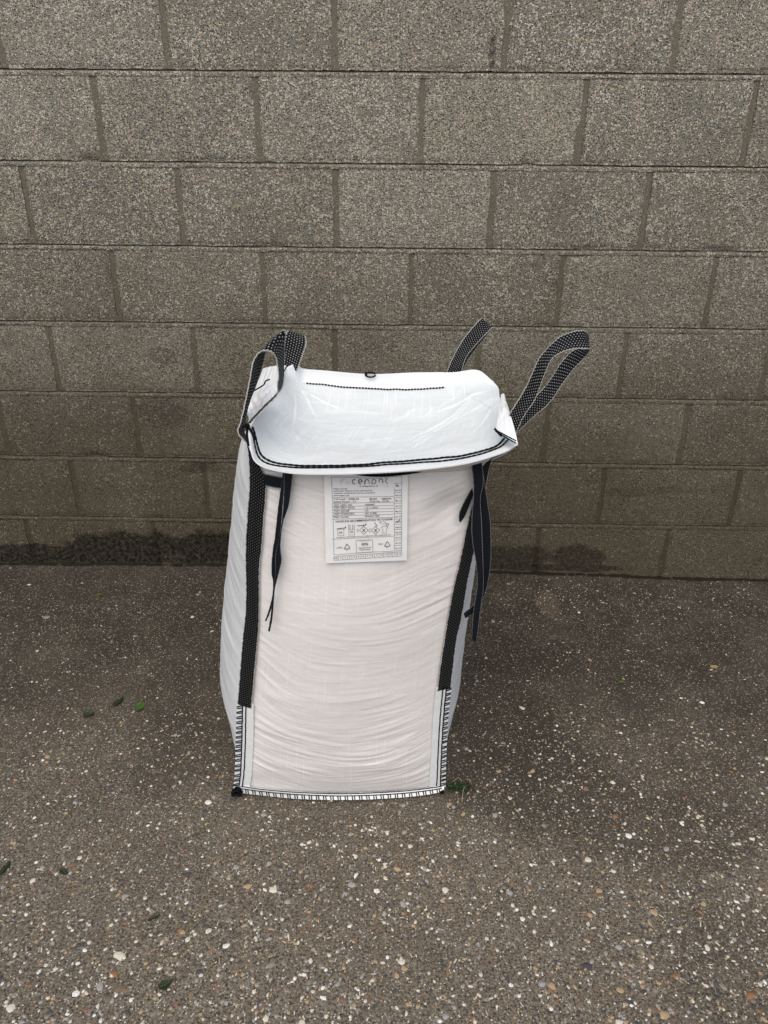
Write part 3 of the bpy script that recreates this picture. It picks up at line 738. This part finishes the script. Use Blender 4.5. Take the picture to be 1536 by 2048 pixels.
ribbon('lifting_loop',
  YS([(1004, 858, -.985), (1020, 826, -.985), (1050, 777, -.98), (1076, 720, -.975), (1092, 699, -.97), (1123, 671, -.965), (1163, 660, -.955), (1177, 672, -.93), (1172, 690, -.91), (1144, 702, -.905), (1122, 726, -.91), (1094, 768, -.915), (1052, 812, -.925), (1012, 862, -.93)], 0),
  YS([(1032, 868, -.985), (1046, 836, -.985), (1072, 795, -.98), (1091, 745, -.98), (1108, 714, -.98), (1142, 699, -.975), (1174, 698, -.965), (1180, 700, -.945), (1172, 713, -.925), (1149, 737, -.92), (1125, 768, -.925), (1099, 806, -.93), (1062, 838, -.935), (1028, 872, -.94)], 0), m_web, bag, n=150, rough=.0006, sag=.002)

# ------------------------------------------------------------------ tie tapes
OF = .012
def tape(name, A, B, o0=OF, o1=OF): 
    n = len(A); m_ = len(B)
    return ribbon(name, [on_front(*p, o0+(o1-o0)*i/(n-1)) for i, p in enumerate(A)], [on_front(*p, o0+(o1-o0)*i/(m_-1)) for i, p in enumerate(B)], m_tape, bag, n=90, m=5, t=.0010, rough=.0003)
tape('tie_tape', [(527, 947), (545, 951), (575, 957)], [(531, 971), (548, 975), (578, 979)], .007, .008)
tape('tie_tape', [(566, 942), (564, 959), (556, 1017), (550, 1072), (545, 1105), (543, 1144), (546, 1162), (545, 1189), (537, 1222), (530, 1242)],
     [(570, 942), (569, 960), (566, 1005), (561, 1065), (553, 1105), (552, 1145), (550, 1165), (548, 1190), (541, 1222), (533, 1242)], .011, .016)
tape('tie_tape', [(568, 942), (568, 956), (567, 1005), (562, 1060), (556, 1085), (551, 1110), (551, 1148), (547, 1180), (543, 1212), (541, 1236), (536, 1262)],
     [(587, 942), (585, 955), (578, 1009), (566, 1046), (561, 1091), (563, 1121), (556, 1152), (550, 1177), (547, 1212), (545, 1236), (540, 1263)], .014, .020)
tape('tie_tape', [(943, 918), (943, 930), (946, 959), (947, 988), (943, 1046), (945, 1086), (953, 1134), (954, 1173), (947, 1222), (943, 1277)],
     [(965, 918), (965, 930), (967, 965), (961, 998), (964, 1056), (966, 1115), (967, 1173), (961, 1220), (953, 1285)], .020, .040)
tape('tie_tape', [(950, 945), (955, 978), (962, 1037), (964, 1095), (965, 1154), (949, 1205), (927, 1227)],
     [(966, 945), (976, 1009), (981, 1046), (982, 1115), (976, 1164), (965, 1199), (949, 1224), (931, 1237)], .012, .026)
tape('tie_tape', [(944, 976), (930, 1000), (919, 1025), (918, 1042)], [(947, 990), (937, 1015), (930, 1032), (921, 1045)], .008, .012)

# ------------------------------------------------------------------ seams with overlocked edges, stitches as raised thread
def seam(name, inner, outer, threads, ladder, start, step_, off=.004, slant=3):
    """a flat white seam allowance between two pixel lines, with twin rows and ladder stitches"""
    a, b = resample(np.array(inner, float), 80), resample(np.array(outer, float), 80)
    A = [on_front(*p, off) for p in a]; B = [on_front(*p, off) for p in b]
    s_ = ribbon(name, A[::4]+[A[-1]], B[::4]+[B[-1]], m_hem, bag, n=80, m=4, t=.0012, rough=.0003)
    A_, B_ = resample(A[::4]+[A[-1]], 80), resample(B[::4]+[B[-1]], 80)
    def on_strip(t, k, o):
        f = min(.9999, max(0, t))*79; i = int(f); f -= i
        p = (A_[i]*(1-f)+A_[i+1]*f)*(1-k)+(B_[i]*(1-f)+B_[i+1]*f)*k; d = CAM-p; return p+d/np.linalg.norm(d)*o
    G = Geo()
    for k in threads:
        G.tube([on_strip(i/79, k+.03*nz(i*.3, k*9), .0018) for i in range(0, 80, 2)], .0014, 5)
    t = start
    while t < 1:
        for d in (0, (.30+.15*random.random())*step_):
            G.tube([on_strip(t+d, ladder, .0018), on_strip(t+d*.9+slant*.5, (ladder+1)/2, .0024), on_strip(t+d*.6+slant, 1.0, .0016)], .0013, 5)
        t += step_*random.uniform(.85, 1.15)
    st = G.build(name+'_stitching', m_thread, None); st.parent = s_
    return s_
seam('corner_seam', [(507, 1408), (507, 1470), (504, 1540), (500, 1574)], [(474, 1408), (472, 1470), (470, 1540), (466, 1578)], (.46, .66), .66, .02, .060, slant=.012)
seam('corner_seam', [(872, 1374), (866, 1440), (862, 1510), (858, 1574)], [(903, 1374), (897, 1430), (893, 1500), (891, 1574)], (.46, .68), .68, .02, .050, slant=-.012)
def bottom_seam():
    top = resample(np.array([(482, 1571), (520, 1577), (590, 1583), (690, 1586), (790, 1582), (850, 1576), (888, 1571)], float), 90)
    bot = resample(np.array([(482, 1586), (520, 1590), (590, 1597), (690, 1600), (790, 1596), (850, 1590), (888, 1583)], float), 90)
    def pt(p, off):
        q = on_front(p[0], p[1], off)
        if q[2] < .007:
            d = ray(p[0], p[1]); q = CAM+d*((.007+off*.1-CAM[2])/d[2])
        return q
    s_ = ribbon('bottom_seam', [pt(p, .006) for p in top], [pt(p, .006) for p in bot], m_hem, bag, n=90, m=4, t=.0012, rough=.0003)
    G = Geo()
    A_, B_ = resample([pt(p, .006) for p in top], 90), resample([pt(p, .006) for p in bot], 90)
    def on_strip(i, k, o):
        j = min(88, int(i)); f = i-j; p = (A_[j]*(1-f)+A_[j+1]*f)*(1-k)+(B_[j]*(1-f)+B_[j+1]*f)*k; d = CAM-p; return p+d/np.linalg.norm(d)*o
    for k in (.10, .42):
        G.tube([on_strip(i, k, .0018) for i in range(0, 90, 2)], .0011, 5)
    for i in np.arange(2, 88, 3.1):
        for d in (0, 1.0): G.tube([on_strip(i+d, .42, .0018), on_strip(i+d+.35, 1.0, .0022)], .0012, 5)
    st = G.build('bottom_seam_stitching', m_thread, None); st.parent = s_
bottom_seam()
# knot of thread at the lower left corner, tied ends at the upper left corner
def knot(name, c, r, n, seedk, tails=()):
    G = Geo(); rr = random.Random(seedk)
    pts = []
    for i in range(n):
        th, ph = i*2.399+rr.uniform(-.3, .3), math.acos(1-2*(i+.5)/n)
        k = r*rr.uniform(.55, 1.05)
        pts.append(c+np.array([math.sin(ph)*math.cos(th), math.sin(ph)*math.sin(th), math.cos(ph)*.85])*k)
    rr.shuffle(pts)
    G.tube(pts, r*.17, 6, n*7)
    for t in tails: G.tube([np.array(p) for p in t], .0024, 6, 16)
    return G.build(name, m_thread, bag)
kc = at_z(474, 1582, .012); knot('thread_knot', kc+np.array([0, -.004, .002]), .0150, 30, 4)
kc = at_z(884, 1580, .008); knot('thread_knot', kc+np.array([0, -.006, 0]), .006, 14, 6)
kc = at_y(495, 853, -1.055)
knot('thread_knot', kc, .0065, 18, 5, [[kc, at_y(502, 862, -1.06), at_y(507, 872, -1.062), at_y(509, 880, -1.062)], [kc, at_y(486, 853, -1.055)], [kc, at_y(494, 870, -1.06), at_y(497, 892, -1.06)]])
# cord under the skirt hem
G = Geo()
cp = [on_front(a, b, .010) for a, b in [(700, 944), (725, 949), (760, 951), (800, 948), (840, 942), (880, 933)]]
cp = resample(cp, 110); G.tube([p+np.array([0, 0, .0005*math.sin(i*1.4)]) for i, p in enumerate(cp)], [.0030*(1+.2*math.sin(i*1.4)) for i in range(110)], 7)
G.build('draw_cord', m_thread, bag)

# ------------------------------------------------------------------ printed label (coordinates are those of the print itself, 0..1536 across)
def lab(X, Y, off): return on_front(640+X/7.68, 930+Y/7.68, off)
n, m = 24, 26
tl, tr_, bl, br = np.array([62, 60.]), np.array([1352, 60.]), np.array([88, 1508.]), np.array([1334, 1464.])
P = np.array([[lab(*(((tl*(1-i/(n-1))+tr_*i/(n-1))*(1-j/(m-1))+(bl*(1-i/(n-1))+br*i/(n-1))*j/(m-1))), .0075+.0008*nz(i*.3, j*.3)) for j in range(m)] for i in range(n)])
V, F, U = sheet(P, .0008, np.zeros((n, m, 2)))
label = obj('printed_label', mesh('printed_label', V, F, [m_label], True), bag)
INK = .0092; MI = 0
class Ink:
    def __init__(s): s.G = Geo()
    def quad(s, pts): s.G.add([lab(x, y, INK) for x, y in pts], [tuple(range(len(pts)))], MI)
    def line(s, pts, wd=4.0):
        for (x0, y0), (x1, y1) in zip(pts, pts[1:]):
            L = math.hypot(x1-x0, y1-y0) or 1; nx, ny = -(y1-y0)/L*wd/2, (x1-x0)/L*wd/2
            k = max(1, int(L/120))
            for q in range(k):
                a, b = q/k, (q+1)/k
                ax, ay, bx, by = x0+(x1-x0)*a, y0+(y1-y0)*a, x0+(x1-x0)*b, y0+(y1-y0)*b
                s.quad([(ax+nx, ay+ny), (ax-nx, ay-ny), (bx-nx, by-ny), (bx+nx, by+ny)])
    def arc(s, cx, cy, rx, ry, a0, a1, w0, w1=None, n=18):
        w1 = w0 if w1 is None else w1
        a = np.radians(np.linspace(a0, a1, n)); ww = np.linspace(w0, w1, n)
        for i in range(n-1):
            def q(t, w_, sg): return (cx+(rx+sg*w_/2)*math.cos(t), cy-(ry+sg*w_/2)*math.sin(t))
            s.quad([q(a[i], ww[i], -1), q(a[i], ww[i], 1), q(a[i+1], ww[i+1], 1), q(a[i+1], ww[i+1], -1)])
    def text(s, body, x0, y0, x1, y1, h, bold=0.0):
        """text from (x0,y0) to (x1,y1) on its baseline, capital height h"""
        cu = bpy.data.curves.new('lettering', 'FONT'); cu.body = body; cu.size = 1.0; cu.resolution_u = 2; cu.offset = bold
        o = bpy.data.objects.new('lettering', cu); COL.objects.link(o)
        bpy.context.view_layer.update()
        me = o.evaluated_get(bpy.context.evaluated_depsgraph_get()).to_mesh()
        if len(me.vertices):
            v = np.array([q.co[:2] for q in me.vertices]); f = [tuple(pp.vertices) for pp in me.polygons]
            w_ = v[:, 0].max() or 1
            t = v[:, 0]/w_; X = x0+(x1-x0)*t; Y = y0+(y1-y0)*t-v[:, 1]/.70*h
            s.G.add([lab(a, b, INK) for a, b in zip(X, Y)], f, MI)
        o.to_mesh_clear(); bpy.data.objects.remove(o); bpy.data.curves.remove(cu)
k = Ink()
# outer frame and rules
k.line([(175, 188), (500, 188), (700, 205), (900, 205), (1100, 180), (1255, 170)], 4); k.line([(175, 188), (195, 600), (205, 1000), (213, 1378)], 4)
k.line([(1255, 170), (1256, 335)], 4); k.line([(213, 1380), (560, 1355), (840, 1335), (1125, 1325)], 4)
for ya, yb in ((497, 484), (590, 572), (638, 620), (688, 666), (735, 713), (780, 757), (835, 802), (1140, 1092)): k.line([(190, ya), (1130, yb)], 4)
k.line([(1140, 345), (1142, 1315)], 4); k.line([(1256, 345), (1254, 1315)], 4)
mons = ['Jan', 'Feb', 'Mar', 'Apr', 'May', 'Jun', 'Jul', 'Aug', 'Sep', 'Oct', 'Nov', 'Dec']
ym = np.linspace(345, 1318, 13)
for i, mth in enumerate(mons):
    k.line([(1141, ym[i+1]), (1255, ym[i+1]-6)], 4); k.text(mth+'.-23', 1158, ym[i]+53, 1244, ym[i]+50, 22, .01)
k.text('Date of', 1145, 295, 1243, 290, 18); k.text('Mfg.', 1160, 330, 1218, 328, 22, .01)
k.line([(1170, 858), (1190, 872), (1228, 838)], 8)
# the wordmark
k.arc(525, 258, 27, 34, 55, 305, 13, 9); 
k.arc(620, 258, 29, 34, 25, -1, 9, 12); k.arc(620, 258, 29, 34, 20, 300, 13, 10); k.line([(596, 262), (650, 258)], 10)
k.arc(722, 262, 33, 38, 0, 180, 9, 13); k.line([(689, 260), (689, 296)], 13); k.line([(755, 260), (755, 292)], 10)
k.arc(828, 255, 30, 34, 170, -120, 10, 8); k.line([(799, 256), (799, 300)], 11)
k.arc(935, 248, 30, 34, 215, -5, 8, 11); k.line([(965, 248), (965, 280)], 11)
k.arc(1035, 245, 27, 34, 60, 300, 9, 8)
k.text('A Trading Division of', 608, 336, 886, 330, 17, .012)
k.text('PRIMA HOUSE', 206, 376, 414, 374, 17, .01); k.text('ALEXANDRIA TRADING ESTATE, ASHTON ROAD', 206, 409, 808, 402, 16, .01)
k.text('GOLBORNE, WARRINGTON WA3 3UL, 01942 289122', 208, 444, 846, 436, 16, .01); k.text('www.cenpac.co.uk', 208, 476, 450, 474, 17, .02)
k.text('S.W.Load : 1000KGS', 208, 536, 598, 533, 24, .012); k.text('Safety Factor : 5:1', 208, 578, 552, 572, 24, .012)
k.text('Model', 760, 531, 870, 529, 22, .02); k.text(': BB23TR', 935, 530, 1098, 527, 22, .02); k.text('Order No.', 760, 568, 925, 566, 22, .015); k.text(': 22122', 935, 566, 1058, 563, 22, .01)
for a, b, y0, y1 in (('TEST CERT. NO.', 'R00083', 630, 620), ('TEST CERT. DATE.', '12.11.2022', 672, 664), ('TEST HOUSE', 'VS', 720, 711), ('TEST STANDARD', 'ISO 21898', 764, 752), ('FIBC CLASS', 'SINGLE TRIP', 814, 796)):
    wx = {'TEST CERT. NO.': 498, 'TEST CERT. DATE.': 538, 'TEST HOUSE': 450, 'TEST STANDARD': 528, 'FIBC CLASS': 438}[a]
    k.text(a, 214, y0, wx, y0-5, 25, .008); k.text(': '+b, 672, y1+3, 700+22*len(b)-(30 if len(b) > 8 else 0), y1-2, 23, .008)
k.text('HANDLING RECOMMENDATION/ PICTOGRAM', 236, 884, 1112, 846, 30, .008)
# pictograms
k.line([(270, 988), (275, 1085), (365, 1085), (368, 985), (270, 988)], 4); k.line([(255, 980), (400, 965)], 8); k.line([(385, 968), (398, 945)], 12); k.text('OK', 288, 1052, 348, 1050, 28, .01)
k.line([(440, 992), (444, 1076), (532, 1073), (532, 988), (440, 992)], 4); k.text('OK', 456, 1042, 512, 1040, 28, .01)
for x in (442, 462, 502, 524): k.line([(x, 990), (x, 915)], 5)
for cx in (672, 855):
    k.line([(cx-68, 1000), (cx-5, 945), (cx+66, 998), (cx+2, 1066), (cx-68, 1000)], 5); k.text('X', cx-22, 1028, cx+24, 1026, 46, .02)
    k.arc(cx-88, 1005, 14, 24, 40, 320, 5)
k.line([(572, 935), (705, 922)], 8); k.line([(698, 926), (708, 898)], 14); k.line([(672, 945), (668, 915)], 8)
k.line([(850, 945), (880, 930), (865, 915), (845, 905), (842, 878)], 7)
k.line([(965, 975), (965, 1048), (1020, 1045), (1022, 970)], 4); k.arc(992, 975, 52, 38, 0, 180, 5); k.line([(905, 878), (970, 868), (1010, 885), (1000, 905), (950, 908), (905, 878)], 4); k.arc(1037, 915, 18, 18, 0, 360, 6)
k.text('WE ARE NOT RESPONSIBLE FOR ANY DAMAGE IN CASE OF MISHANDLING', 250, 1122, 1090, 1078, 14, .01)
k.text('LABEL', 252, 1282, 352, 1276, 20); k.text('FIBC', 890, 1228, 970, 1224, 22)
for cx, cy in ((415, 1262), (1034, 1222)):
    k.line([(cx-42, cy+20), (cx-5, cy-45), (cx+5, cy-45), (cx+44, cy+14), (cx+36, cy+24), (cx-38, cy+28), (cx-42, cy+20)], 8); k.text('PP', cx-16, cy+50, cx+14, cy+48, 14)
k.line([(553, 1158), (560, 1352), (812, 1335), (808, 1145), (553, 1158)], 4)
k.text('Manufactured from', 598, 1172, 776, 1166, 14); k.text('30%', 632, 1238, 740, 1232, 40, .01); k.text('Recycled Based', 594, 1284, 786, 1272, 18, .01); k.text('Polypropylene', 608, 1312, 776, 1302, 18, .01)
# bottom scale
def bt(t): return (210+1048*t, 1408-76*t)
def bb(t): return (212+1044*t, 1466-70*t)
k.line([bt(0), bt(1)], 4); k.line([bb(0), bb(1)], 4)
for i in range(16):
    t = i/15*1.0; k.line([bt(t), bb(t)], 4)
    if i < 15:
        s_ = 'U.K' if i == 0 else str(i); c0 = bt((i+.5)/15); w2 = 26 if i == 0 else (9 if i < 10 else 17)
        k.text(s_, c0[0]-w2, c0[1]+40, c0[0]+w2, c0[1]+38, 24, .01)
kp = k; MI = 1
kp.text('Ltd', 1005, 330, 1045, 328, 15)
for (x, y) in [(320, 230), (340, 222), (360, 220), (378, 222), (318, 250), (336, 246), (356, 244), (318, 268), (335, 266), (316, 290), (410, 262), (430, 258), (412, 280), (440, 276), (420, 296)]:
    kp.quad([(x-5, y-5), (x+5, y-5), (x+5, y+5), (x-5, y+5)])
pr = k.G.build('printing', [m_ink, m_inkpale], None, False); pr.parent = label

# ------------------------------------------------------------------ leaves, weed and litter on the slab
m_leaf = mat_plain('green_leaf', (.050, .105, .022), .55, 260, .4, .3, .3)
m_leafd = mat_plain('dark_leaf', (.014, .030, .012), .6, 260, .4, .3, .3)
m_dead = mat_plain('dead_leaf', (.11, .065, .030), .7, 260, .4, .2, .3)
m_chip = mat_plain('pale_wood', (.64, .59, .49), .75, 400, .4, .2, .2)
m_straw = mat_plain('straw', (.36, .29, .18), .75, 400, .4, .2, .2)
def leaf(px, py, ln, wd, ang, mat, label_, curl=.25, notch=False):
    q = at_z(px, py); z0 = gz(q[0], q[1])
    ln *= 1.25; wd *= 1.25
    root = empty('fallen_leaf', (q[0], q[1], z0)); n, m_ = 12, 7
    P = np.zeros((n, m_, 3)); UVv = np.zeros((n, m_, 2))
    for i in range(n):
        t = i/(n-1); hw = wd*(math.sin(math.pi*min(1, t*.96+.03))**.7)*(1-.45*t)*(1+.12*((i % 2)*2-1)*(.3 < t < .95))
        for j in range(m_):
            s_ = (j/(m_-1)-.5)*2
            P[i, j] = ((t-.5)*ln, s_*hw, .003+curl*wd*abs(s_)**1.5*.5+curl*ln*.3*(t-.5)**2+.0012*nz(t*5, s_*2, px))
    V, F, U = sheet(P, .0005, UVv)
    b = _old_obj('blade', mesh('blade', V, F, [mat]), root); b.rotation_euler = (0, 0, ang)
    G = Geo(); G.tube([(x, 0, .0042+curl*ln*.3*(x/ln)**2) for x in np.linspace(-.5*ln-.008, .42*ln, 10)], np.linspace(.0011, .0004, 10), 5)
    v = G.build('midrib', m_dead, None); v.parent = root; v.rotation_euler = (0, 0, ang)
    return tag(root, label_, 'leaf', 'fallen leaves on the slab')
leaf(279, 1417, .030, .0125, -1.7, m_leaf, 'bright green pointed leaf lying flat on the concrete left of the bag')
leaf(237, 1406, .032, .0080, 1.2, m_leafd, 'dark green narrow leaf just left of the bright green leaf', .5)
leaf(178, 1432, .022, .0100, .4, m_leafd, 'blackish green curled leaf, leftmost of the three beside each other', .6)
leaf(10, 1738, .030, .0060, 1.35, m_leafd, 'dark green upright sliver of leaf at the left edge of the picture', .4)
leaf(128, 1745, .018, .0060, -.6, m_leafd, 'small dark green leaf scrap near a ring-shaped white pebble', .4)
leaf(332, 1973, .020, .0085, .5, m_leafd, 'dark green leaf scrap near the bottom left, below the rusty pebbles', .4)
leaf(308, 1838, .020, .0040, .5, m_leafd, 'black thin leaf shred left of centre in the near concrete', .3)
leaf(1243, 1367, .014, .0070, .3, m_leaf, 'tiny green leaf scrap on the slab right of the bag', .4)
leaf(1428, 1336, .020, .0070, .2, mat_plain('tan_leaf', (.36, .26, .13), .6), 'small tan leaf fragment on the far right of the slab', .3)
leaf(200, 1197, .020, .0080, .4, mat_plain('olive_leaf', (.06, .09, .02), .6), 'tiny olive green leaf near the foot of the wall on the left', .3)

q = at_z(914, 1578); weed = empty('weed_clump', (q[0], q[1], gz(q[0], q[1])))
tag(weed, 'dark green weed clump with dry stalks at the lower right corner of the bag', 'weed')
G = Geo(); rr = random.Random(3)
for i in range(150):
    a, d = rr.uniform(0, 6.28), rr.random()**.6; x, y = math.cos(a)*.026*d, math.sin(a)*.016*d; h = .012*(1-d*.6)*rr.uniform(.3, 1)
    l = rr.uniform(.004, .008); b = rr.uniform(0, 6.28); tl_ = rr.uniform(-.4, .9)
    dx, dy = math.cos(b)*l, math.sin(b)*l; wx, wy = -math.sin(b)*l*.3, math.cos(b)*l*.3
    G.add([(x, y, h), (x+dx*.5+wx, y+dy*.5+wy, h+l*tl_*.5+.001), (x+dx, y+dy, h+l*tl_), (x+dx*.5-wx, y+dy*.5-wy, h+l*tl_*.5)], [(0, 1, 2, 3)], 0 if rr.random() < .8 else 1)
_o = G.build('foliage', [m_leafd, m_leaf], None, False); _o.parent = weed
G = Geo()
G.tube([(.016, -.004, .010), (.012, -.020, .012), (.008, -.042, .003)], .0007, 5, 10); G.tube([(-.01, .01, .012), (.004, .018, .018), (.012, .012, .010)], .0006, 5, 10)
G.tube([(.028, .02, .012), (.036, .012, .004)], .0006, 5, 6)
_o = G.build('stalk', m_straw, None); _o.parent = weed
P = np.array([[(.022+.016*i/7, .012-.02*i/7+.006*(j/4-.5), .004+.008*math.sin(i/7*3)+.003*abs(j-2)) for j in range(5)] for i in range(8)])
V, F, U = sheet(P, .0005, np.zeros((8, 5, 2))); _o = _old_obj('dead_leaf', mesh('dead_leaf', V, F, [m_dead]), weed)

# slivers of wood and straw blown over the slab: nobody could count them
G = Geo(); rr = random.Random(12)
bx = np.array([(-1, -1, -1), (1, -1, -1), (1, 1, -1), (-1, 1, -1), (-1, -.5, 1), (.9, -.6, 1), (.8, .7, 1), (-1, .5, 1)], float)
bf = [(3, 2, 1, 0), (4, 5, 6, 7), (0, 1, 5, 4), (1, 2, 6, 5), (2, 3, 7, 6), (3, 0, 4, 7)]
cnt = 0
while cnt < 2200:
    if cnt % 8 == 0: px, py = rr.uniform(960, 1560), rr.gauss(1190, 30)
    else: px, py = rr.uniform(-40, 1580), rr.uniform(1165, 2080)
    q = at_z(px, max(py, 1150))
    if q[1] > -.012 or lower_body(q[0], q[1]): cnt += 0; 
    else:
        l = .0010+.0042*rr.random()**4; a = rr.uniform(0, 6.28); ca, sa = math.cos(a), math.sin(a)
        v = bx*np.array([l, rr.uniform(.0005, .0013), rr.uniform(.0004, .0009)])
        v = np.stack([v[:, 0]*ca-v[:, 1]*sa+q[0], v[:, 0]*sa+v[:, 1]*ca+q[1], v[:, 2]+gz(q[0], q[1])+.0010], 1)
        G.add(v, bf, 0 if rr.random() < .65 else 1)
    cnt += 1
tag(G.build('wood_chips', [m_chip, m_straw], None, False), 'pale slivers of wood and straw scattered over the concrete', 'debris', kind='stuff')
